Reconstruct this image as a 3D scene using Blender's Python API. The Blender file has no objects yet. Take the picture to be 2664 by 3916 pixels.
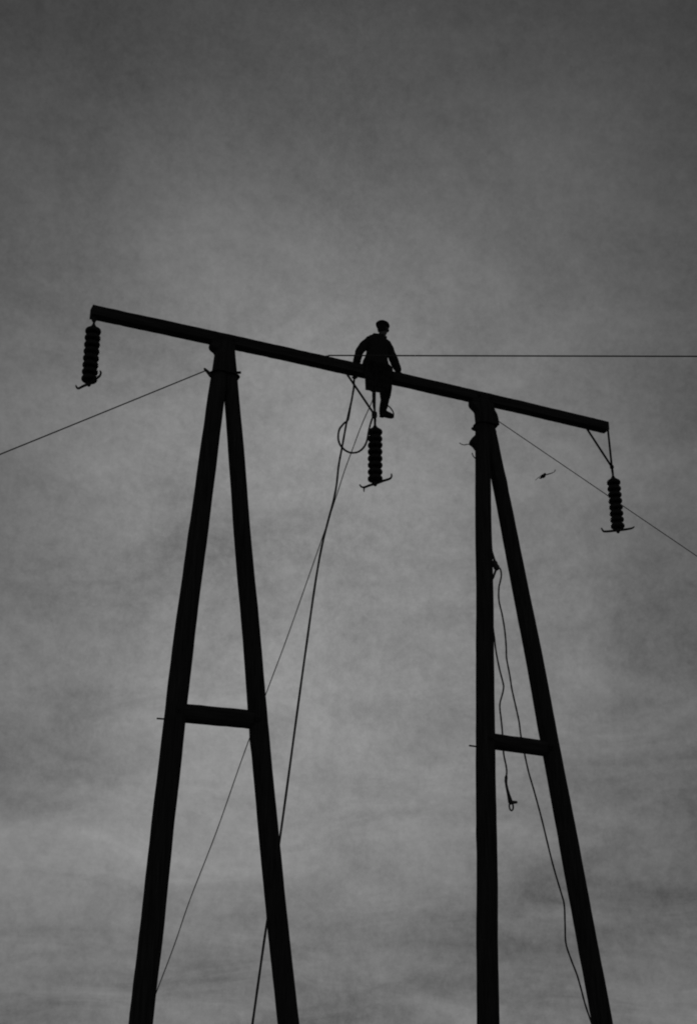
import bpy, bmesh, math, random
from mathutils import Vector, Matrix, noise

random.seed(7)
SC = bpy.context.scene
COL = SC.collection

# ------------------------------------------------------------------ camera
cam_d = bpy.data.cameras.new("camera")
cam = bpy.data.objects.new("camera", cam_d)
COL.objects.link(cam)
cam.location = (-8.762, -18.561, 1.62)                  # eye level, left of and in front of the pylon
cam.rotation_euler = (math.radians(90 + 23.7), 0, math.radians(-24.3))
cam_d.sensor_fit = 'VERTICAL'
cam_d.sensor_height = 36.0
cam_d.lens = 36.0 * 5150.0 / 3916.0
cam_d.clip_start = 0.05
cam_d.clip_end = 6000.0
SC.camera = cam

# ------------------------------------------------------------------ sky, sun, exposure
SUN_EL, SUN_AZ = math.radians(26), math.radians(22)     # azimuth from +Y towards +X: veiled sun low behind the pylon
CLOUD_SHIFT = (5.579, -2.839, 6.519)
world = bpy.data.worlds.new("World")
SC.world = world
world.use_nodes = True
wn, wl = world.node_tree.nodes, world.node_tree.links
wn.clear()


def wnode(t, **kw):
    n = wn.new(t)
    for k, v in kw.items():
        setattr(n, k, v)
    return n


def wmath(op, a, b=None, c=None, clamp=False):
    n = wnode('ShaderNodeMath', operation=op, use_clamp=clamp)
    for i, v in enumerate((a, b, c)):
        if v is None:
            continue
        if isinstance(v, (int, float)):
            n.inputs[i].default_value = v
        else:
            wl.new(v, n.inputs[i])
    return n.outputs[0]


sky = wnode('ShaderNodeTexSky', sky_type='NISHITA', sun_disc=False, sun_elevation=SUN_EL,
            sun_rotation=SUN_AZ, altitude=300.0, air_density=1.0, dust_density=0.5, ozone_density=1.0)
bw = wnode('ShaderNodeSeparateColor')           # the old film through a red filter: one grey channel
wl.new(sky.outputs[0], bw.inputs[0])
tc = wnode('ShaderNodeTexCoord')
# an overcast layer: the cloud deck is seen as a plane above, so it compresses towards the horizon
sep = wnode('ShaderNodeSeparateXYZ')
wl.new(tc.outputs['Generated'], sep.inputs[0])
zc = wmath('ADD', wmath('ABSOLUTE', sep.outputs[2]), 0.22)
comb = wnode('ShaderNodeCombineXYZ')
wl.new(wmath('DIVIDE', sep.outputs[0], zc), comb.inputs[0])
wl.new(wmath('DIVIDE', sep.outputs[1], zc), comb.inputs[1])


def wnoise(scale, detail, rough, vec, dist=0.0):
    n = wnode('ShaderNodeTexNoise', noise_dimensions='3D')
    n.inputs['Scale'].default_value = scale
    n.inputs['Detail'].default_value = detail
    n.inputs['Roughness'].default_value = rough
    n.inputs['Distortion'].default_value = dist
    wl.new(vec, n.inputs['Vector'])
    return n.outputs['Fac']


off = wnode('ShaderNodeVectorMath', operation='ADD')
off.inputs[1].default_value = CLOUD_SHIFT
wl.new(comb.outputs[0], off.inputs[0])
big = wnoise(0.9, 5, 0.5, off.outputs[0], 0.3)
mid = wnoise(3.6, 10, 0.62, off.outputs[0], 0.8)
fine = wnoise(48.0, 8, 0.85, tc.outputs['Generated'])
cl = wmath('ADD', wmath('MULTIPLY', wmath('SUBTRACT', big, 0.5), 1.5),
           wmath('MULTIPLY', wmath('SUBTRACT', mid, 0.5), 1.0))
cl = wmath('ADD', cl, wmath('MULTIPLY', wmath('SUBTRACT', fine, 0.5), 0.6))
grit = wnoise(150.0, 4, 0.8, tc.outputs['Generated'])
cl = wmath('ADD', cl, wmath('MULTIPLY', wmath('SUBTRACT', grit, 0.5), 0.5))
cloud = wmath('ADD', 1.0, cl)
# a dull bank of stratus all round the horizon
bank = wnode('ShaderNodeMapRange', interpolation_type='SMOOTHSTEP')
bank.inputs['From Min'].default_value = 0.0
bank.inputs['From Max'].default_value = 0.30
bank.inputs['To Min'].default_value = 0.42
bank.inputs['To Max'].default_value = 1.0
wl.new(sep.outputs[2], bank.inputs['Value'])
val = wmath('MAXIMUM', wmath('MULTIPLY', wmath('MULTIPLY', bw.outputs[0], cloud), bank.outputs[0]), 0.0)
bg = wnode('ShaderNodeBackground')
bg.inputs['Strength'].default_value = 0.05
wl.new(val, bg.inputs['Color'])
wo = wnode('ShaderNodeOutputWorld')
wl.new(bg.outputs[0], wo.inputs[0])

sun_d = bpy.data.lights.new("sun", 'SUN')
sun_d.energy = 0.5
sun_d.angle = math.radians(20)
sun_d.color = (1.0, 1.0, 1.0)
sun = bpy.data.objects.new("sun", sun_d)
COL.objects.link(sun)
sdir = Vector((math.sin(SUN_AZ) * math.cos(SUN_EL), math.cos(SUN_AZ) * math.cos(SUN_EL), math.sin(SUN_EL)))
sun.rotation_euler = sdir.to_track_quat('Z', 'Y').to_euler()
sun.location = (0, 0, 60)

SC.view_settings.view_transform = 'Standard'
SC.view_settings.look = 'None'
SC.view_settings.gamma = 1.0
SC.view_settings.use_curve_mapping = False
SC.view_settings.exposure = -1.15
SC.cycles.filter_width = 2.0

# ------------------------------------------------------------------ materials (a grey world: the film has no colour)


def material(name, grey, rough=0.8, var=0.3, scale=(8, 8, 8), bump=0.3, spec=0.3, metal=0.0, detail=6):
    m = bpy.data.materials.new(name)
    m.use_nodes = True
    nt = m.node_tree
    b = nt.nodes['Principled BSDF']
    b.inputs['Roughness'].default_value = rough
    b.inputs['Specular IOR Level'].default_value = spec
    b.inputs['Metallic'].default_value = metal
    t = nt.nodes.new('ShaderNodeTexCoord')
    mp = nt.nodes.new('ShaderNodeMapping')
    mp.inputs['Scale'].default_value = scale
    nz = nt.nodes.new('ShaderNodeTexNoise')
    nz.inputs['Scale'].default_value = 1.0
    nz.inputs['Detail'].default_value = detail
    nz.inputs['Roughness'].default_value = 0.65
    cr = nt.nodes.new('ShaderNodeValToRGB')
    lo, hi = grey * (1 - var), grey * (1 + var)
    cr.color_ramp.elements[0].position = 0.3
    cr.color_ramp.elements[1].position = 0.7
    cr.color_ramp.elements[0].color = (lo, lo, lo, 1)
    cr.color_ramp.elements[1].color = (hi, hi, hi, 1)
    bp = nt.nodes.new('ShaderNodeBump')
    bp.inputs['Strength'].default_value = bump
    bp.inputs['Distance'].default_value = 0.01
    L = nt.links.new
    L(t.outputs['Object'], mp.inputs['Vector'])
    L(mp.outputs[0], nz.inputs['Vector'])
    L(nz.outputs['Fac'], cr.inputs[0])
    L(cr.outputs[0], b.inputs['Base Color'])
    L(nz.outputs['Fac'], bp.inputs['Height'])
    L(bp.outputs[0], b.inputs['Normal'])
    return m


M_POLE = material("tarred_log", 0.085, 0.9, 0.45, (26, 26, 1.6), 0.9, 0.12)
M_BEAM = material("tarred_timber", 0.085, 0.9, 0.45, (1.6, 26, 26), 0.9, 0.12)
M_IRON = material("forged_iron", 0.08, 0.75, 0.4, (30, 30, 30), 0.3, 0.2, 0.0)
M_PORC = material("glazed_porcelain", 0.06, 0.4, 0.2, (12, 12, 12), 0.02, 0.25)
M_ROPE = material("hemp_rope", 0.16, 0.95, 0.35, (120, 120, 40), 0.8)
M_ZINC = material("galvanised_wire", 0.45, 0.5, 0.15, (60, 60, 60), 0.1, 0.4, 0.0)
M_WIRE = material("steel_wire", 0.16, 0.6, 0.2, (60, 60, 60), 0.1, 0.3, 0.0)
M_COAT = material("wool_coat", 0.07, 0.95, 0.3, (40, 40, 40), 0.4, 0.1)
M_TROU = material("wool_trousers", 0.08, 0.95, 0.3, (40, 40, 40), 0.4, 0.1)
M_CAP = material("cloth_cap", 0.07, 0.95, 0.3, (60, 60, 60), 0.3, 0.1)
M_BOOT = material("worn_leather", 0.06, 0.7, 0.4, (25, 25, 25), 0.3, 0.2)
M_SKIN = material("skin", 0.22, 0.7, 0.1, (30, 30, 30), 0.05, 0.3)
M_HAIR = material("dark_hair", 0.05, 0.8, 0.3, (90, 90, 30), 0.4, 0.15)
M_BIRD = material("dark_feathers", 0.05, 0.8, 0.3, (40, 40, 40), 0.1, 0.2)
M_GROUND = material("rough_grass", 0.10, 0.95, 0.5, (0.6, 0.6, 0.6), 0.6, 0.1, detail=12)

# ------------------------------------------------------------------ helpers


def root_loc(o):
    v = Vector((0, 0, 0))
    while o is not None:
        v += Vector(o.location)
        o = o.parent
    return v


def thing(name, label, cat, loc=(0, 0, 0), group=None):
    o = bpy.data.objects.new(name, None)
    COL.objects.link(o)
    o.location = loc
    o.empty_display_size = 0.3
    o['label'] = label
    o['category'] = cat
    if group:
        o['group'] = group
    return o


def tag(o, label, cat, group=None):
    o['label'] = label
    o['category'] = cat
    if group:
        o['group'] = group
    return o


def obj(name, bm, mat, parent=None, smooth=True):
    """Link a bmesh given in world metres as one mesh object under its parent."""
    off = root_loc(parent)
    if off.length > 0:
        bmesh.ops.translate(bm, verts=bm.verts, vec=-off)
    bmesh.ops.recalc_face_normals(bm, faces=bm.faces)
    me = bpy.data.meshes.new(name)
    bm.to_mesh(me)
    bm.free()
    me.materials.append(mat)
    if smooth:
        me.polygons.foreach_set('use_smooth', [True] * len(me.polygons))
    o = bpy.data.objects.new(name, me)
    COL.objects.link(o)
    o.parent = parent
    return o


def anchored(name, bm, mat, label, cat, origin, group=None):
    """A thing that is one mesh, its origin at the given point."""
    bmesh.ops.translate(bm, verts=bm.verts, vec=-Vector(origin))
    o = obj(name, bm, mat)
    o.location = origin
    return tag(o, label, cat, group)


def spline(pts, n=8):
    """Catmull-Rom through the points; returns a denser list."""
    P = [Vector(p) for p in pts]
    if len(P) < 3:
        return P
    Q = [2 * P[0] - P[1]] + P + [2 * P[-1] - P[-2]]
    out = []
    for i in range(1, len(Q) - 2):
        a, b, c, d = Q[i - 1], Q[i], Q[i + 1], Q[i + 2]
        for k in range(n):
            t = k / n
            out.append(0.5 * ((2 * b) + (c - a) * t + (2 * a - 5 * b + 4 * c - d) * t * t
                              + (3 * b - a - 3 * c + d) * t ** 3))
    out.append(P[-1])
    return out


def tube(bm, pts, rad, seg=10, side=None, jitter=0.0, round_ends=False):
    """A closed tube along pts. rad: a number, a list of numbers or of (a, b) half-axes;
    a lies along the side direction."""
    P = [Vector(p) for p in pts]
    n = len(P)
    if not isinstance(rad, (list, tuple)):
        rad = [rad] * n
    R = [(r, r) if isinstance(r, (int, float)) else r for r in rad]
    if round_ends:
        t0, t1 = (P[0] - P[1]).normalized(), (P[-1] - P[-2]).normalized()
        a, b = R[0], R[-1]
        ra, rb = min(a), min(b)
        P = [P[0] + t0 * ra * 0.92, P[0] + t0 * ra * 0.6] + P + [P[-1] + t1 * rb * 0.6, P[-1] + t1 * rb * 0.92]
        R = [(a[0] * .38, a[1] * .38), (a[0] * .8, a[1] * .8)] + R + [(b[0] * .8, b[1] * .8), (b[0] * .38, b[1] * .38)]
        n = len(P)
    s = Vector(side) if side else None
    prev = None
    rings = []
    for i in range(n):
        t = (P[min(i + 1, n - 1)] - P[max(i - 1, 0)]).normalized()
        if s is not None:
            u = s - t * s.dot(t)
        elif prev is None:
            u = t.orthogonal()
        else:
            u = prev - t * prev.dot(t)
        if u.length < 1e-5:
            u = t.orthogonal()
        u.normalize()
        prev = u
        v = t.cross(u)
        ring = []
        for k in range(seg):
            a = 2 * math.pi * k / seg
            j = 1 + (random.uniform(-jitter, jitter) if jitter else 0)
            ring.append(bm.verts.new(P[i] + (u * math.cos(a) * R[i][0] + v * math.sin(a) * R[i][1]) * j))
        rings.append(ring)
    for i in range(n - 1):
        for k in range(seg):
            bm.faces.new((rings[i][k], rings[i][(k + 1) % seg], rings[i + 1][(k + 1) % seg], rings[i + 1][k]))
    bm.faces.new(rings[0][::-1])
    bm.faces.new(rings[-1])


def ball(bm, c, r, rot=None, u=14, v=9):
    m = Matrix.Translation(Vector(c))
    if rot is not None:
        m = m @ rot
    m = m @ Matrix.Diagonal((r[0], r[1], r[2], 1.0))
    bmesh.ops.create_uvsphere(bm, u_segments=u, v_segments=v, radius=1.0, matrix=m)


def box(bm, c, size, rot=None, bevel=0.0):
    b2 = bmesh.new()
    bmesh.ops.create_cube(b2, size=1.0, matrix=Matrix.Diagonal((size[0], size[1], size[2], 1.0)))
    if bevel:
        bmesh.ops.bevel(b2, geom=b2.edges[:], offset=bevel, segments=2, affect='EDGES')
    m = Matrix.Translation(Vector(c))
    if rot is not None:
        m = m @ rot
    bmesh.ops.transform(b2, matrix=m, verts=b2.verts)
    me = bpy.data.meshes.new("tmp")
    b2.to_mesh(me)
    b2.free()
    bm.from_mesh(me)
    bpy.data.meshes.remove(me)


def prism(bm, prof, y0, y1, bevel=0.012):
    """Profile in x, z extruded from y0 to y1, edges slightly rounded."""
    b2 = bmesh.new()
    f = b2.faces.new([b2.verts.new((x, y0, z)) for x, z in prof])
    e = bmesh.ops.extrude_face_region(b2, geom=[f])
    bmesh.ops.translate(b2, verts=[g for g in e['geom'] if isinstance(g, bmesh.types.BMVert)], vec=(0, y1 - y0, 0))
    bmesh.ops.recalc_face_normals(b2, faces=b2.faces)
    if bevel:
        bmesh.ops.bevel(b2, geom=b2.edges[:], offset=bevel, segments=2, affect='EDGES', clamp_overlap=True)
    me = bpy.data.meshes.new("tmp")
    b2.to_mesh(me)
    b2.free()
    bm.from_mesh(me)
    bpy.data.meshes.remove(me)


def lathe(bm, prof, c, seg=28):
    c = Vector(c)
    rings = []
    for r, z in prof:
        rings.append([bm.verts.new(c + Vector((r * math.cos(2 * math.pi * k / seg), r * math.sin(2 * math.pi * k / seg), z)))
                      for k in range(seg)])
    for i in range(len(rings) - 1):
        for k in range(seg):
            bm.faces.new((rings[i][k], rings[i][(k + 1) % seg], rings[i + 1][(k + 1) % seg], rings[i + 1][k]))
    bm.faces.new(rings[0])
    bm.faces.new(rings[-1][::-1])


def fuse(name, bm, mat, parent, voxel, smooth_steps=3, subdiv_noise=0.0):
    """Fuse overlapping closed shapes into one continuous skin (voxel remesh), then smooth it."""
    o = obj(name, bm, mat, parent)
    md = o.modifiers.new("fuse", 'REMESH')
    md.mode = 'VOXEL'
    md.voxel_size = voxel
    dg = bpy.context.evaluated_depsgraph_get()
    dg.update()
    me = bpy.data.meshes.new_from_object(o.evaluated_get(dg))
    o.modifiers.clear()
    old = o.data
    b2 = bmesh.new()
    b2.from_mesh(me)
    for _ in range(smooth_steps):
        bmesh.ops.smooth_vert(b2, verts=b2.verts, factor=0.5, use_axis_x=True, use_axis_y=True, use_axis_z=True)
    if subdiv_noise:
        b2.normal_update()
        for v in b2.verts:
            q = v.co
            v.co = q + v.normal * subdiv_noise * (noise.noise(Vector((q.x * 14, q.y * 14, q.z * 7)))
                                                  + 0.5 * noise.noise(q * 33))
    b2.to_mesh(me)
    b2.free()
    me.name = name
    me.materials.clear()
    me.materials.append(mat)
    me.polygons.foreach_set('use_smooth', [True] * len(me.polygons))
    o.data = me
    bpy.data.meshes.remove(old)
    return o


# ------------------------------------------------------------------ ground (out of the frame below, carries the pylon and lights it from below)
bm = bmesh.new()
N = 80
grid = []
for i in range(N + 1):
    row = []
    for j in range(N + 1):
        a, b = (i / N * 2 - 1), (j / N * 2 - 1)
        x, y = math.copysign(abs(a) ** 3, a) * 1800, math.copysign(abs(b) ** 3, b) * 1800
        d = math.hypot(x, y)
        h = noise.noise(Vector((x * .05, y * .05, 0))) * 0.12 * min(1, d / 30)
        row.append(bm.verts.new((x, y, h)))
    grid.append(row)
for i in range(N):
    for j in range(N):
        bm.faces.new((grid[i][j], grid[i + 1][j], grid[i + 1][j + 1], grid[i][j + 1]))
g = obj("ground", bm, M_GROUND)
g['kind'] = 'structure'

# ------------------------------------------------------------------ the timber pylon
pylon = thing("timber_pylon", "tall black timber portal pylon with long crossarm on two narrow A-shaped log legs",
              "power pylon", (0, 0, 0))

# crossarm: one long squared timber, hewn, a little bowed
bm = bmesh.new()
seg = 120
HW, HH = 0.092, 0.087
prof = [(-HW, -HH + .006), (-HW, HH - .006), (-HW + .006, HH), (HW - .006, HH), (HW, HH - .006), (HW, -HH + .006),
        (HW - .006, -HH), (-HW + .006, -HH)]
rings = []
for i in range(seg + 1):
    x = -4.905 + 9.835 * i / seg
    bow = 13.283 - 0.032 * (abs(x) / 4.9) ** 2.2
    ring = []
    for k, (y, z) in enumerate(prof):
        w = 0.005 * noise.noise(Vector((x * 1.8, k * 3.1, 1))) + 0.003 * noise.noise(Vector((x * 9, k * 5.7, 4)))
        sc = 1 + w / 0.08
        ring.append(bm.verts.new((x, y * sc, bow + z * sc)))
    rings.append(ring)
for i in range(seg):
    for k in range(8):
        bm.faces.new((rings[i][k], rings[i][(k + 1) % 8], rings[i + 1][(k + 1) % 8], rings[i + 1][k]))
bm.faces.new(rings[0])
bm.faces.new(rings[-1][::-1])
obj("crossarm", bm, M_BEAM, pylon, smooth=False)

# four leg logs: x, z, radius, from the crossarm down into the ground
LOGS = [
    [(-2.66, 13.205, .130), (-2.745, 12.2, .140), (-2.818, 11.302, .1455), (-3.000, 9.027, .1546), (-3.150, 6.952, .1602),
     (-3.262, 5.05, .163), (-3.392, 2.635, .163), (-3.470, 1.063, .164), (-3.54, -0.6, .166)],
    [(-2.586, 13.205, .118), (-2.478, 12.2, .126), (-2.388, 11.391, .1309), (-2.133, 9.164, .1394), (-1.890, 7.096, .1458),
     (-1.650, 5.17, .1504), (-1.308, 2.681, .154), (-1.072, 1.035, .156), (-0.84, -0.6, .157)],
    [(2.262, 13.205, .127), (2.232, 12.342, .1334), (2.188, 11.1, .140), (2.144, 9.84, .1454), (2.061, 7.547, .1545),
     (1.983, 5.437, .161), (1.881, 2.751, .1665), (1.812, 1.0, .168), (1.745, -0.6, .169)],
    [(2.285, 13.205, .112), (2.424, 12.381, .1277), (2.62, 11.16, .135), (2.814, 9.946, .1428), (3.165, 7.674, .1525),
     (3.485, 5.548, .159), (3.886, 2.794, .162), (4.135, 0.972, .163), (4.36, -0.6, .164)]]
for li, L in enumerate(LOGS):
    pts = spline([(x, 0.0, z) for x, z, r in L], 24)
    rr = []
    zs = [a[1] for a in L]
    for p in pts:
        for a, b in zip(L[:-1], L[1:]):
            if b[1] <= p.z <= a[1] + 1e-6:
                t = (a[1] - p.z) / (a[1] - b[1])
                rr.append(a[2] + (b[2] - a[2]) * t)
                break
        else:
            rr.append(L[0][2] if p.z > zs[0] else L[-1][2])
    bm = bmesh.new()
    S = 24
    rings = []
    for p, r in zip(pts, rr):
        sway = Vector((noise.noise(Vector((p.z * .55, li * 7.3, 0))), noise.noise(Vector((p.z * .55, li * 7.3, 9))), 0)) * 0.014
        ring = []
        for k in range(S):
            a = 2 * math.pi * k / S
            # bark-stripped log: slow lumps, knots and long drying checks
            w = 1 + 0.034 * noise.noise(Vector((math.cos(a) * .8, math.sin(a) * .8, p.z * 1.3 + li * 11))) \
                + 0.020 * noise.noise(Vector((math.cos(a) * 2.2, math.sin(a) * 2.2, p.z * 4 + li * 5)))
            for q in range(6):
                kz, ka = 1.5 + 1.9 * q + 0.7 * math.sin(li * 9 + q * 5), li * 2.1 + q * 2.4
                dd = ((p.z - kz) / .13) ** 2 + (math.atan2(math.sin(a - ka), math.cos(a - ka)) / .35) ** 2
                w += (.05 + .03 * math.sin(q * 7 + li)) * math.exp(-dd)
            if k in (3, 14, 19):
                w -= 0.05 * max(0, noise.noise(Vector((k, p.z * .5, li))) + .25)
            ring.append(bm.verts.new(p + sway + Vector((math.cos(a), math.sin(a), 0)) * r * w))
        rings.append(ring)
    for i in range(len(rings) - 1):
        for k in range(S):
            bm.faces.new((rings[i][k], rings[i][(k + 1) % S], rings[i + 1][(k + 1) % S], rings[i + 1][k]))
    bm.faces.new(rings[0])
    bm.faces.new(rings[-1])
    obj("pole", bm, M_POLE, pylon)

# tie logs low between the poles
for (x0, z0, x1, z1, r, s) in ((-3.12, 6.856, -1.93, 6.880, .140, 1), (2.06, 6.975, 3.20, 6.956, .130, 2)):
    bm = bmesh.new()
    P = [(x0 + (x1 - x0) * t / 14, 0.006 * math.sin(t + s), z0 + (z1 - z0) * t / 14) for t in range(15)]
    tube(bm, P, [r * (1 + .02 * noise.noise(Vector((t * .6, s, 0)))) for t in range(15)], 20, jitter=0.012)
    obj("tie_beam", bm, M_BEAM, pylon)

# carved saddle blocks under the crossarm
bm = bmesh.new()
prism(bm, [(-2.885, 13.208), (-2.900, 13.105), (-2.872, 13.062), (-2.80, 13.02), (-2.775, 12.93), (-2.50, 12.93), (-2.478, 13.208)], -.085, .085)
obj("saddle_block", bm, M_BEAM, pylon, smooth=False)
bm = bmesh.new()
prism(bm, [(2.02, 13.208), (2.01, 13.10), (2.03, 13.065), (2.125, 12.985), (2.14, 12.76), (2.555, 12.76), (2.543, 12.89),
           (2.522, 12.985), (2.476, 13.06), (2.458, 13.208)], -.085, .085)
obj("saddle_block", bm, M_BEAM, pylon, smooth=False)


def bolt(x0, x1, z0, z1, y=0.0, r=0.013, nut=True, name="bolt"):
    bm = bmesh.new()
    tube(bm, [(x0, y, z0), (x1, y, z1)], r, 8)
    if nut:
        d = (Vector((x1, y, z1)) - Vector((x0, y, z0))).normalized()
        for e, s in ((Vector((x0, y, z0)), 1), (Vector((x1, y, z1)), -1)):
            c = e + d * s * 0.03
            tube(bm, [c - d * .012, c + d * .012], r * 2.0, 6)
    return obj(name, bm, M_IRON, pylon)


bolt(-3.43, -1.70, 6.735, 6.80, nut=False)  # rod through the left tie and its poles, its end proud on the left
bolt(1.735, 3.36, 6.86, 6.83, r=0.014, nut=False)
bolt(-2.90, -2.345, 12.60, 12.735, r=0.024, nut=False)  # through bolt near the left apex
bolt(2.10, 2.52, 12.62, 12.66, r=0.02, nut=False)
# nuts and square washers on the near faces of the joints
for (x, z, y) in ((-2.74, 13.27, -.088), (-2.52, 13.27, -.088), (2.16, 13.27, -.088), (2.40, 13.27, -.088), (-3.15, 6.86, -.162),
                  (-1.92, 6.87, -.148), (2.05, 6.98, -.157), (3.18, 6.95, -.155)):
    bm = bmesh.new()
    box(bm, (x, y - .004, z), (.085, .010, .085), None, .002)
    tube(bm, [(x, y, z), (x, y - .034, z)], .024, 6)
    tube(bm, [(x, y, z), (x, y - .055, z)], .012, 8)
    obj("bolt", bm, M_IRON, pylon, smooth=False)
# hook of the left guy
bm = bmesh.new()
tube(bm, [(-2.80, -.02, 12.50), (-2.865, -.02, 12.55), (-2.925, -.01, 12.615), (-2.965, 0, 12.655)], [.03, .035, .028, .022], 8, round_ends=True)
obj("guy_hook", bm, M_IRON, pylon)
# iron collars round the tops of both leg pairs
for (x, z, hw, hy) in ((-2.628, 12.62, .232, .150), (2.30, 12.74, .190, .142)):
    bm = bmesh.new()
    P = []
    for k in range(33):
        a = 2 * math.pi * k / 32
        P.append(Vector((x + hw * math.copysign(abs(math.cos(a)) ** .7, math.cos(a)), hy * math.copysign(abs(math.sin(a)) ** .7, math.sin(a)), z)))
    tube(bm, P, [(.006, .032)] * 33, 8, side=None)
    obj("iron_collar", bm, M_IRON, pylon)
# knob and cleat on the left side of the right-hand leg pair
bm = bmesh.new()
tube(bm, [(2.16, 0, 12.60), (2.075, 0, 12.615), (2.045, 0, 12.62)], [.03, .034, .03], 10, round_ends=True)
obj("bolt_head", bm, M_IRON, pylon)
bm = bmesh.new()
prism(bm, [(2.12, 12.54), (2.03, 12.44), (1.972, 12.35), (1.975, 12.29), (2.03, 12.272), (2.09, 12.20), (2.14, 12.19)], -.05, .05, .015)
obj("cleat", bm, M_BEAM, pylon, smooth=False)
bm = bmesh.new()
tube(bm, spline([(1.99, 0, 12.285), (1.93, 0, 12.285), (1.86, .01, 12.262), (1.80, .01, 12.268), (1.765, .01, 12.285)], 4), .008, 6)
obj("binding_wire", bm, M_WIRE, pylon)
bm = bmesh.new()
tube(bm, spline([(2.01, 0, 12.13), (2.02, 0, 12.09), (2.05, 0, 12.05), (2.09, 0, 12.02)], 4), .010, 6)
obj("binding_wire", bm, M_WIRE, pylon)
# eye bolt on the crossarm where the level wire starts
bm = bmesh.new()
tube(bm, [(-.80, -.02, 13.17), (-.80, -.02, 13.40)], .014, 8)
ball(bm, (-.80, -.03, 13.385), (.045, .035, .028))
ball(bm, (-.74, .03, 13.205), (.05, .035, .022))
obj("eye_bolt", bm, M_IRON, pylon)

# ------------------------------------------------------------------ insulator strings
DISC = [(.020, .070), (.050, .068), (.074, .060), (.084, .050), (.090, .042), (.104, .036), (.117, .026), (.125, .012), (.128, -.004),
        (.126, -.020), (.118, -.034), (.106, -.043), (.095, -.040), (.088, -.034), (.080, -.044), (.066, -.044), (.058, -.034),
        (.040, -.036), (.030, -.048), (.016, -.052), (.016, -.064)]
bm = bmesh.new()
lathe(bm, DISC, (0, 0, 0), 30)
disc_obj = obj("disc", bm, M_PORC)
disc_mesh = disc_obj.data
disc_mesh.name = "disc"
bpy.data.objects.remove(disc_obj)
GROUP_INS = "suspension insulator strings hanging from the crossarm"


def insulator(label, x, z_top, pitch, z_pin, hangers, clamp, lean=0.0, extra=None):
    """z_top: centre of the first disc; z_pin: where the clamp hangs."""
    root = thing("insulator_string", label, "insulator", (x, 0, z_top), GROUP_INS)
    for i in range(8):
        d = bpy.data.objects.new("disc", disc_mesh)
        COL.objects.link(d)
        d.parent = root
        d.location = (lean * i, random.uniform(-.002, .002), -pitch * i)
        d.rotation_euler = (random.uniform(-.03, .03), random.uniform(-.03, .03), random.uniform(0, 6))
    for pts, r in hangers:
        bm = bmesh.new()
        tube(bm, pts, r, 8, round_ends=True)
        obj("hanger_rod", bm, M_IRON, root)
    # socket and twisted link above the first disc
    bm = bmesh.new()
    lathe(bm, [(.012, .20), (.020, .19), (.020, .135), (.030, .115), (.042, .09), (.050, .06), (.030, .05)], (x, 0, z_top), 14)
    top = hangers[0][0][-1]
    tube(bm, [(x, 0, z_top + .17), ((x + top[0]) / 2 + .01, .012, (z_top + .17 + top[2]) / 2), top], [.020, .024, .020], 8, round_ends=True)
    ball(bm, top, (.04, .036, .05))
    obj("socket_link", bm, M_IRON, root)
    # suspension clamp: short pin, body and the two upturned arms that held the conductor
    bm = bmesh.new()
    zb = z_top - pitch * 7
    xb = x + lean * 7
    tube(bm, [(xb, 0, zb - .05), (xb, 0, z_pin + .01)], [.030, .026], 10)
    ball(bm, (xb, 0, z_pin), (.035, .035, .045))
    obj("clamp_pin", bm, M_IRON, root)
    bm = bmesh.new()
    P = spline(clamp, 5)
    n = len(P)
    tube(bm, P, [.012 + .010 * math.sin(math.pi * i / (n - 1)) for i in range(n)], 8, round_ends=True)
    if extra:
        tube(bm, extra, [.013, .012, .008], 6, round_ends=True)
    obj("suspension_clamp", bm, M_IRON, root)
    return root


insulator("dark insulator string of eight porcelain discs hanging close under the left end of the crossarm",
          -4.847, 12.904, .1234, 11.945,
          [([(-4.862, 0, 13.20), (-4.85, 0, 13.12)], .040), ([(-4.835, 0.03, 13.20), (-4.845, 0, 13.115)], .016)],
          [(-4.986, .274, 12.021), (-4.970, .245, 11.972), (-4.950, .215, 11.953), (-4.90, .112, 11.954), (-4.845, .016, 11.958),
           (-4.758, -.155, 11.991), (-4.728, -.206, 12.012), (-4.718, -.226, 12.057), (-4.727, -.213, 12.095)], 0.0009)
insulator("dark insulator string hanging on a slanting rod below the seated man in mid crossarm",
          .117, 12.147, .1259, 11.165,
          [([(.128, 0, 13.20), (.113, 0, 12.45)], .017), ([(-.447, 0, 13.205), (.108, 0, 12.48)], .020)],
          [(-.04, .29, 11.242), (-.022, .256, 11.192), (.008, .20, 11.169), (.056, .109, 11.174), (.114, 0, 11.168),
           (.19, -.143, 11.176), (.254, -.262, 11.176), (.272, -.296, 11.208), (.272, -.297, 11.251)], -0.0009,
          extra=[(.004, .205, 11.165), (-.004, .205, 11.12), (-.002, .205, 11.085)])
insulator("dark insulator string hung from a V of iron rods at the crossarm's right end",
          4.986, 12.126, .1244, 11.15,
          [([(4.963, 0, 13.19), (4.978, 0, 12.44)], .020), ([(4.450, 0, 13.19), (4.970, 0, 12.45)], .020)],
          [(4.836, .281, 11.287), (4.845, .26, 11.24), (4.868, .225, 11.208), (4.981, .009, 11.165), (5.076, -.169, 11.139),
           (5.118, -.25, 11.134), (5.140, -.285, 11.150)], 0.0009)

# ------------------------------------------------------------------ guys, wire and ropes


def sag(a, b, s, n=40):
    a, b = Vector(a), Vector(b)
    return [a.lerp(b, i / n) - Vector((0, 0, s * 4 * (i / n) * (1 - i / n))) for i in range(n + 1)]


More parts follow.
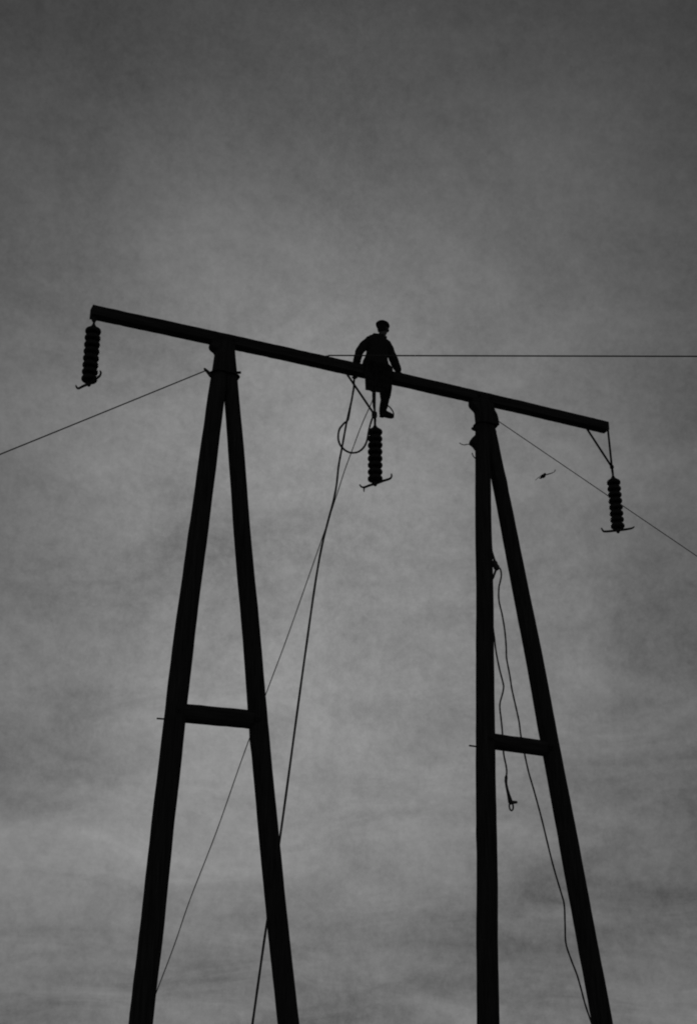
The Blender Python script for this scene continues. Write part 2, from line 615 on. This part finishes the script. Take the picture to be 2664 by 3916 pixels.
bm = bmesh.new()
tube(bm, sag((-2.95, 0, 12.63), (-21.5, 0, -.05), 0.05), .0105, 8)
anchored("guy_wire", bm, M_ZINC, "grey guy wire slanting down to the left from the top of the left A-shaped leg", "guy wire", (-21.5, 0, -.05), "guy wires staying the pylon")
bm = bmesh.new()
tube(bm, sag((2.58, 0, 12.885), (30.6, 0, -.05), 0.05), .008, 8)
anchored("guy_wire", bm, M_WIRE, "thin guy wire slanting down to the right from the top of the right A-shaped leg", "guy wire", (30.6, 0, -.05), "guy wires staying the pylon")
bm = bmesh.new()
tube(bm, sag((-.79, -.05, 13.41), (41.0, -18.9, 13.36), 0.02, 60), .0125, 8)
anchored("level_wire", bm, M_WIRE, "level wire running right from the crossarm past the seated man's back", "wire", (-.79, -.05, 13.41))


def rope_tube(bm, pts, r, n=6, seg=8):
    P = spline(pts, n)
    tube(bm, P, [r * (1 + .06 * math.sin(i * 1.7)) for i in range(len(P))], seg, round_ends=True)


rope = thing("hand_rope", "thick hand rope hanging from the man's left hand, with a loop beside the middle insulator", "rope", (-.171, .21, 13.246))
bm = bmesh.new()
rope_tube(bm, [(-.165, .215, 13.30), (-.178, .215, 13.18), (-.185, .215, 13.05), (-.225, .22, 12.78), (-.27, .22, 12.57), (-.325, .22, 12.30), (-.40, .22, 11.86), (-.46, .23, 11.49),
               (-.531, .231, 10.926), (-.767, .292, 9.796), (-.988, .354, 8.023), (-1.304, .415, 5.32), (-1.48, .477, 3.935),
               (-1.626, .538, 2.645), (-1.79, .6, 1.254), (-1.93, .64, .02), (-1.98, .5, .012)], .0185, 8)
obj("fall", bm, M_ROPE, rope)
bm = bmesh.new()
rope_tube(bm, [(-.190, .195, 13.03), (-.245, .195, 12.72), (-.275, .19, 12.54), (-.315, .17, 12.37), (-.40, .12, 12.27), (-.500, 0, 12.14), (-.575, -.07, 12.03), (-.612, -.10, 11.92),
               (-.617, -.11, 11.80), (-.583, -.107, 11.71), (-.52, -.098, 11.652), (-.445, -.089, 11.620), (-.352, -.081, 11.617),
               (-.23, -.072, 11.667), (-.128, -.063, 11.775), (-.065, -.055, 11.914), (-.028, -.046, 12.10), (.012, -.037, 12.256),
               (.052, -.032, 12.379), (.094, -.028, 12.44), (.125, -.03, 12.47), (.10, -.032, 12.53), (.082, -.02, 12.66), (.076, -.02, 12.9), (.074, -.03, 13.20)], .0175, 8)
obj("loop", bm, M_ROPE, rope)
bm = bmesh.new()
for k in range(3):
    P = [Vector((.108 + .036 * math.cos(a), .036 * math.sin(a), 12.46 + .028 * k + .008 * math.sin(a * 2))) for a in [i * math.pi / 8 for i in range(17)]]
    tube(bm, P, .014, 6)
obj("hitch", bm, M_ROPE, rope)

bm = bmesh.new()
rope_tube(bm, [(.16, .10, 13.34), (.19, .16, 13.22), (.235, .30, 13.07), (.283, .467, 13.0), (.187, .683, 12.631), (.091, .9, 12.187), (.047, 1.117, 11.883), (0, 1.333, 11.516),
               (-.127, 1.55, 10.903), (-.345, 1.767, 10.041), (-.653, 1.983, 8.915), (-.907, 2.2, 8.015), (-1.228, 2.417, 6.895),
               (-1.566, 2.633, 5.668), (-1.883, 2.85, 4.632), (-2.044, 3.067, 3.933), (-2.227, 3.283, 3.247), (-2.454, 3.5, 2.441),
               (-2.95, 3.95, .9), (-3.2, 4.2, 0)], .0085, 6)
anchored("thin_line", bm, M_ZINC, "thin slack line running down behind the poles from below the man's coat", "rope", (-3.2, 4.2, 0))

hang = thing("hitched_rope", "knotted rope tied to the inner pole of the right leg, dangling an eye loop", "rope", (2.33, -.05, 9.98))
bm = bmesh.new()
tube(bm, spline([(2.295, -.03, 10.42), (2.305, -.03, 10.25), (2.335, -.05, 10.10), (2.375, -.07, 9.99)], 4), [.017] * 13, 7, round_ends=True)
ball(bm, (2.36, -.06, 10.0), (.055, .05, .06))
ball(bm, (2.33, -.05, 10.06), (.06, .05, .07))
tube(bm, spline([(2.36, -.06, 9.98), (2.33, -.05, 9.90), (2.298, -.03, 9.80)], 4), [.02] * 9, 7, round_ends=True)
tube(bm, spline([(2.285, -.02, 10.36), (2.318, -.05, 10.18), (2.345, -.065, 10.06)], 4), [.02] * 9, 7, round_ends=True)
obj("knot", bm, M_ROPE, hang)
bm = bmesh.new()
tube(bm, [(2.22, -.04, 10.02), (2.36, -.06, 10.03), (2.385, -.065, 10.05)], [.014, .014, .010], 8)
obj("step_bolt", bm, M_IRON, pylon)
bm = bmesh.new()
rope_tube(bm, [(2.375, -.08, 9.985), (2.42, -.07, 9.985), (2.452, -.05, 9.93), (2.455, -.043, 9.85), (2.43, -.033, 9.74), (2.409, -.024, 9.641), (2.410, -.005, 9.426),
               (2.473, .014, 9.173), (2.52, .033, 8.898), (2.542, .052, 8.625), (2.552, .071, 8.435), (2.609, .09, 8.148),
               (2.648, .109, 7.923), (2.718, .128, 7.639), (2.776, .147, 7.4), (2.815, .172, 7.156), (2.876, .184, 6.857),
               (2.945, .203, 6.581), (3.03, .222, 6.327), (3.11, .241, 6.075), (3.196, .26, 5.778), (3.346, .279, 5.166),
               (3.485, .298, 4.72), (3.545, .317, 4.525), (3.550, .336, 4.22), (3.557, .355, 3.939), (3.655, .374, 3.68),
               (3.75, .393, 3.481), (3.825, .412, 3.261), (3.90, .431, 3.02), (4.06, .45, 2.59), (4.25, .5, 2.0), (4.4, .5, 1.1), (4.5, .45, .02)], .0145, 6)
obj("long_tail", bm, M_ROPE, hang)
bm = bmesh.new()
rope_tube(bm, [(2.29, .02, 9.85), (2.30, .06, 9.7), (2.318, .085, 9.429), (2.328, .10, 9.104), (2.345, .113, 8.922), (2.363, .12, 8.796), (2.383, .127, 8.58),
               (2.435, .133, 8.287), (2.500, .14, 8.03), (2.508, .142, 7.95), (2.488, .147, 7.852), (2.432, .153, 7.677), (2.428, .158, 7.56), (2.440, .160, 7.449), (2.458, .165, 7.203),
               (2.468, .173, 6.853), (2.506, .18, 6.656), (2.519, .187, 6.556), (2.508, .193, 6.457)], .0145, 6)
obj("short_tail", bm, M_ROPE, hang)
bm = bmesh.new()
tube(bm, spline([(2.513, .19, 6.50), (2.504, .193, 6.44), (2.504, .2, 6.37), (2.523, .207, 6.279), (2.55, .213, 6.18), (2.578, .22, 6.09), (2.585, .22, 6.06)], 4),
     [.014, .018, .023, .025, .025, .024, .024, .023, .022, .021, .021, .022, .022, .023, .025, .026, .028, .030, .034, .036, .038, .040, .040, .038, .034], 10, round_ends=True)
obj("splice", bm, M_ROPE, hang)
bm = bmesh.new()
P = [Vector((2.592 + .036 * math.sin(a), .22, 6.0 + .066 * math.cos(a) - .0 * a)) for a in [i * 2 * math.pi / 24 for i in range(25)]]
tube(bm, P, .014, 8)
tube(bm, [(2.58, .21, 6.07), (2.63, .21, 6.068), (2.685, .21, 6.075)], [.03, .028, .022], 8, round_ends=True)
obj("eye_loop", bm, M_ROPE, hang)

# ------------------------------------------------------------------ the man on the crossarm
man = thing("person", "person in cap and long dark coat sitting on the crossarm, back turned, holding a rope", "person", (.165, 0, 13.355))


def hand(bm, wrist, d, n, thumb_side, curl, scale=1.0, spread=0.08):
    """wrist: point; d: along the hand; n: palm normal (the side the fingers close towards)."""
    d = Vector(d).normalized()
    n = Vector(n)
    n = (n - d * n.dot(d)).normalized()
    w = d.cross(n).normalized() * thumb_side
    wr = Vector(wrist)
    tube(bm, [wr - d * .02, wr + d * .02 * scale, wr + d * .055 * scale, wr + d * .092 * scale],
         [(.027, .020), (.031, .019), (.040, .017), (.039, .013)], 12, side=w, round_ends=True)
    lens = [.90, 1.0, .94, .74]
    for i, ln in enumerate(lens):
        o = (1.5 - i) / 1.5 * .030 * scale
        p = wr + d * (.088 - .004 * abs(i - 1)) * scale + w * o
        dirn = (d + w * (1.5 - i) * spread).normalized()
        ax = w * thumb_side
        P = [p - d * .012]
        q = p.copy()
        P.append(q.copy())
        ang = 0
        for j, seglen in enumerate((.044, .027, .021)):
            ang += curl * (0.75, 1.0, 0.7)[j]
            dd = dirn * math.cos(ang) + n * math.sin(ang)
            q = q + dd * seglen * ln * scale
            P.append(q.copy())
        tube(bm, P, [.0095, .0095, .0090, .0082, .0068], 8, round_ends=True)
    p = wr + d * .022 * scale + w * .022
    t1 = p + (d * .55 + w * .75 + n * .25).normalized() * .042 * scale
    t2 = t1 + (d * .8 + w * .25 + n * .5).normalized() * .030 * scale
    t3 = t2 + (d * .8 - w * .1 + n * .6).normalized() * .022 * scale
    tube(bm, [p, t1, t2, t3], [.014, .0115, .0105, .008], 8, round_ends=True)


HC = Vector((.310, .05, 14.262))          # head centre
F = Vector((.80, .60, -.04)).normalized()  # the way he looks: out over the far side, to the right
Lf = Vector((0, 0, 1)).cross(F).normalized()
Uf = F.cross(Lf).normalized()
RH = Matrix((F, Lf, Uf)).transposed().to_4x4()


def hp(f, l, u):
    return HC + F * f + Lf * l + Uf * u


bm = bmesh.new()
# head
ball(bm, hp(-.012, 0, .022), (.098, .077, .098), RH, 20, 14)
ball(bm, hp(.018, 0, -.036), (.078, .068, .084), RH, 18, 12)
ball(bm, hp(.055, 0, -.088), (.030, .030, .024), RH)             # chin
ball(bm, hp(.072, 0, .022), (.022, .054, .016), RH)               # brow
tube(bm, [hp(.082, 0, .012), hp(.098, 0, -.018), hp(.104, 0, -.030)], [.009, .013, .013], 8, round_ends=True)   # nose
for s in (-1, 1):
    ball(bm, hp(.098, .012 * s, -.034), (.010, .009, .008), RH)   # nostril wings
    ball(bm, hp(.074, .031 * s, .000), (.013, .016, .011), RH)    # eyes under the brow
    ball(bm, hp(.058, .046 * s, -.028), (.024, .020, .020), RH)   # cheekbones
    ball(bm, hp(-.008, .082 * s, -.004), (.022, .013, .036), RH)  # ears
ball(bm, hp(.086, 0, -.055), (.012, .026, .007), RH)              # lips
ball(bm, hp(.083, 0, -.067), (.012, .022, .007), RH)
# neck and trunk
tube(bm, [(.303, .045, 14.21), (.287, .036, 14.12), (.264, .03, 14.03)], [.062, .064, .072], 14)
tube(bm, [(.262, .03, 14.05), (.235, .025, 14.0), (.20, .02, 13.87), (.175, .01, 13.70), (.165, 0, 13.56), (.167, 0, 13.45)],
     [(.075, .06), (.15, .085), (.155, .105), (.135, .10), (.145, .11), (.16, .12)], 20, side=(1, 0, 0), round_ends=True)
# arms
ARM_L = [(.20, .025, 13.985), (.055, .02, 13.925), (-.075, .01, 13.77), (-.183, .0, 13.615), (-.180, .10, 13.49), (-.168, .195, 13.36)]
tube(bm, ARM_L, [.05, .055, .048, .042, .038, .028], 12, round_ends=True)
ARM_R = [(.27, .025, 14.005), (.382, .02, 13.955), (.432, .01, 13.83), (.468, 0, 13.70), (.53, .01, 13.60), (.592, .02, 13.475)]
tube(bm, ARM_R, [.05, .055, .048, .042, .038, .028], 12, round_ends=True)
hand(bm, (-.168, .197, 13.352), (.0, .10, -1.0), (-.1, 1.0, 0.1), 1, 1.15)
hand(bm, (.594, .02, 13.452), (.55, .30, -.62), (-.35, -.2, -.9), -1, -.0 + .30)
# legs inside the trousers
tube(bm, [(.25, .03, 13.43), (.36, .2, 13.405), (.56, .40, 13.335), (.54, .41, 13.20), (.485, .42, 12.92), (.475, .42, 12.83)], [.085, .08, .058, .056, .042, .040], 14, round_ends=True)
tube(bm, [(.12, .03, 13.43), (.23, .2, 13.41), (.44, .42, 13.35), (.50, .46, 13.22), (.548, .53, 12.99), (.535, .54, 12.89)], [.085, .08, .058, .056, .042, .040], 14, round_ends=True)
# feet inside the boots
tube(bm, [(.465, .415, 12.79), (.56, .43, 12.785), (.64, .438, 12.79)], [(.034, .036), (.036, .030), (.032, .020)], 10, side=(0, 1, 0), round_ends=True)
tube(bm, [(.525, .535, 12.855), (.615, .545, 12.85), (.695, .55, 12.855)], [(.034, .036), (.036, .030), (.032, .020)], 10, side=(0, 1, 0), round_ends=True)
fuse("body", bm, M_SKIN, man, .0055, 1)

# coat: trunk and sleeves, skirts spread over the crossarm
bm = bmesh.new()
tube(bm, [(.282, .035, 14.085), (.270, .032, 14.055), (.240, .025, 14.025), (.205, .02, 13.975), (.190, .02, 13.87), (.178, .01, 13.72), (.162, 0, 13.62),
          (.150, 0, 13.545), (.147, 0, 13.48), (.155, 0, 13.40), (.158, 0, 13.365)],
     [(.072, .066), (.085, .075), (.150, .10), (.205, .125), (.205, .138), (.200, .132), (.205, .135), (.228, .145), (.255, .155), (.278, .165), (.283, .168)],
     28, side=(1, 0, 0))
tube(bm, [(.20, .025, 13.985), (.030, .02, 13.940), (-.095, .012, 13.800), (-.178, .0, 13.645), (-.185, .06, 13.54), (-.178, .12, 13.46), (-.170, .18, 13.385)],
     [.078, .088, .083, .075, .071, .067, .058], 16, round_ends=True)
tube(bm, [(.27, .025, 14.005), (.380, .02, 13.955), (.435, .01, 13.83), (.470, 0, 13.70), (.53, .01, 13.595), (.588, .02, 13.485)],
     [.070, .082, .080, .078, .076, .066], 16, round_ends=True)
# shoulder line and turned-up collar
tube(bm, [(.05, .02, 13.975), (.16, .025, 14.045), (.265, .03, 14.085)], [.06, .06, .06], 12, round_ends=True)
tube(bm, [(.37, .02, 13.985), (.32, .025, 14.045), (.285, .03, 14.085)], [.05, .05, .055], 12, round_ends=True)
fuse("coat", bm, M_COAT, man, .011, 2, 0.010)
bm = bmesh.new()
P = []
for i in range(23):
    a = math.radians(40 + 280 * i / 22 - 53)
    P.append(Vector((.288 + .070 * math.cos(a), .036 + .066 * math.sin(a), 14.105 + .012 * math.cos(a))))
tube(bm, P, [(.012, .034)] * 23, 8)
coat = [c for c in man.children if c.name.startswith("coat")][0]
obj("collar", bm, M_COAT, coat)

# coat tail hanging over the near face of the crossarm
bm = bmesh.new()
ROWS = [  # (left x, right x, y, z left, z mid, z right)
    (-.085, .385, -.10, 13.50, 13.53, 13.50),
    (-.115, .415, -.165, 13.42, 13.43, 13.42),
    (-.130, .415, -.165, 13.34, 13.34, 13.34),
    (-.137, .405, -.150, 13.22, 13.22, 13.22),
    (-.128, .390, -.148, 13.10, 13.09, 13.10),
    (-.124, .372, -.150, 12.97, 12.93, 13.02),
    (-.120, .338, -.153, 12.850, 12.806, 12.965)]
NC = 26
vr = []
for ri, (xl, xr, y, zl, zm, zr) in enumerate(ROWS):
    row = []
    for i in range(NC + 1):
        t = i / NC
        x = xl + (xr - xl) * t
        # hem: falls from the left corner, lowest left of centre, rises to the right
        z = zl * (1 - t) ** 2 * (1 - t) + zr * t ** 3 + zm * (1 - (1 - t) ** 3 - t ** 3)
        fold = (0.012 * math.sin(t * 9 + .6) + 0.008 * math.sin(t * 15.5 + 2) + .006 * math.sin(t * 31 + ri)) * min(1, ri / 3)
        edge = .05 * (abs(2 * t - 1) ** 4)
        row.append(bm.verts.new((x, y + fold + edge * (1 if ri < 3 else .3), z + .006 * math.sin(t * 19) * (ri / 6))))
    vr.append(row)
for a in range(len(vr) - 1):
    for i in range(NC):
        bm.faces.new((vr[a][i], vr[a][i + 1], vr[a + 1][i + 1], vr[a + 1][i]))
bmesh.ops.solidify(bm, geom=bm.faces[:], thickness=.014)
bmesh.ops.subdivide_edges(bm, edges=bm.edges[:], cuts=1, use_grid_fill=True, smooth=0.3)
obj("coat_tail", bm, M_COAT, man)

# trousers
bm = bmesh.new()
tube(bm, [(.245, .02, 13.45), (.36, .19, 13.41), (.50, .36, 13.355), (.562, .402, 13.325), (.552, .41, 13.22), (.522, .415, 13.08), (.492, .42, 12.95), (.485, .42, 12.90)],
     [.105, .102, .092, .090, .084, .079, .074, .068], 16, round_ends=True)
tube(bm, [(.115, .02, 13.45), (.22, .19, 13.42), (.36, .36, 13.375), (.455, .425, 13.35), (.505, .46, 13.25), (.545, .495, 13.12), (.550, .53, 13.00), (.545, .535, 12.95)],
     [.105, .102, .085, .078, .070, .064, .060, .056], 16, round_ends=True)
ball(bm, (.165, 0, 13.45), (.175, .14, .09))
fuse("trousers", bm, M_TROU, man, .012, 2, 0.012)


def boot(dx, dy, dz):
    bm = bmesh.new()
    o = Vector((dx, dy, dz))
    A = lambda *p: Vector(p) + o
    tube(bm, [A(.490, .42, 12.97), A(.478, .42, 12.89), A(.470, .418, 12.82)], [.070, .068, .066], 14, round_ends=True)
    tube(bm, [A(.452, .413, 12.775), A(.52, .42, 12.795), A(.585, .43, 12.785), A(.640, .437, 12.788), A(.662, .44, 12.790)],
         [(.050, .064), (.050, .066), (.052, .058), (.048, .048), (.040, .038)], 16, side=(0, 1, 0), round_ends=True)
    # sole and heel
    tube(bm, [A(.430, .41, 12.735), A(.55, .425, 12.748), A(.65, .438, 12.758), A(.685, .442, 12.768)],
         [(.044, .014), (.040, .013), (.047, .013), (.036, .012)], 14, side=(0, 1, 0), round_ends=True)
    tube(bm, [A(.425, .41, 12.722), A(.478, .416, 12.726)], [(.042, .018), (.042, .018)], 12, side=(0, 1, 0), round_ends=True)
    return fuse("boot", bm, M_BOOT, man, .008, 1)


b1 = boot(0, 0, 0)
b2 = boot(.060, .118, .062)
# climbing iron: a sickle of iron from the shin round in front of the toe
bm = bmesh.new()
P = spline([(.535, .40, 12.965), (.575, .41, 12.955), (.618, .42, 12.935), (.655, .425, 12.900), (.682, .43, 12.862), (.694, .435, 12.825), (.688, .44, 12.790), (.66, .44, 12.745), (.60, .43, 12.728), (.52, .42, 12.722)], 4)
tube(bm, P, .0115, 8, round_ends=True)
obj("climbing_iron", bm, M_IRON, b1)

# short dark hair down to the nape
bm = bmesh.new()
ball(bm, hp(-.024, 0, .016), (.096, .086, .098), RH, 20, 14)
ball(bm, hp(-.058, 0, -.040), (.048, .066, .056), RH)
fuse("hair", bm, M_HAIR, man, .007, 2, .006)
# flat cap
bm = bmesh.new()
RC = RH @ Matrix.Rotation(math.radians(6), 4, 'Y')
ball(bm, hp(-.004, 0, .088), (.140, .126, .044), RC, 22, 12)
ball(bm, hp(-.030, 0, .100), (.100, .098, .042), RC, 20, 10)
tube(bm, [hp(-.01, 0, .056), hp(-.008, 0, .088)], [(.085, .105), (.095, .116)], 24, side=Lf)
cap = fuse("cap", bm, M_CAP, man, .007, 2, 0.006)
bm = bmesh.new()
top, bot = [], []
NP = 16
for i in range(NP + 1):
    a = math.radians(-68 + 136 * i / NP)
    inner = hp(.098 * math.cos(a) - .004, .082 * math.sin(a), .066)
    outer = hp(.098 * math.cos(a) + .078 * math.cos(a) ** .8, .088 * math.sin(a), .036)
    row = [bm.verts.new(inner), bm.verts.new((inner + outer) / 2 + Uf * .004), bm.verts.new(outer)]
    top.append(row)
for i in range(NP):
    for k in range(2):
        bm.faces.new((top[i][k], top[i][k + 1], top[i + 1][k + 1], top[i + 1][k]))
bmesh.ops.solidify(bm, geom=bm.faces[:], thickness=.006)
obj("peak", bm, M_CAP, cap)

# ------------------------------------------------------------------ bird gliding past
bird = thing("bird", "small dark bird gliding with bent wings between the right leg and right insulator", "bird", (4.116, 1.0, 12.515))
bm = bmesh.new()
ball(bm, (4.116, 1.0, 12.515), (.042, .062, .036), None, 16, 10)
ball(bm, (4.112, .935, 12.528), (.024, .032, .024))
tube(bm, [(4.112, .915, 12.527), (4.111, .895, 12.524)], [.007, .002], 6)
tube(bm, [(4.116, 1.04, 12.515), (4.118, 1.12, 12.515)], [(.02, .008), (.036, .003)], 8, side=(1, 0, 0), round_ends=True)
fuse("body", bm, M_BIRD, bird, .006, 1)
for pts in ([(4.13, .985, 12.525), (4.21, .985, 12.565), (4.31, 1.0, 12.615), (4.385, 1.02, 12.665), (4.425, 1.04, 12.725)],
            [(4.10, .985, 12.52), (4.05, .985, 12.50), (4.00, 1.0, 12.458), (3.955, 1.02, 12.41)]):
    bm = bmesh.new()
    P = spline(pts, 4)
    n = len(P)
    tube(bm, P, [(.048 * (1 - .72 * (i / (n - 1)) ** 1.6), .005) for i in range(n)], 8, side=(0, 1, 0), round_ends=True)
    obj("wing", bm, M_BIRD, bird)
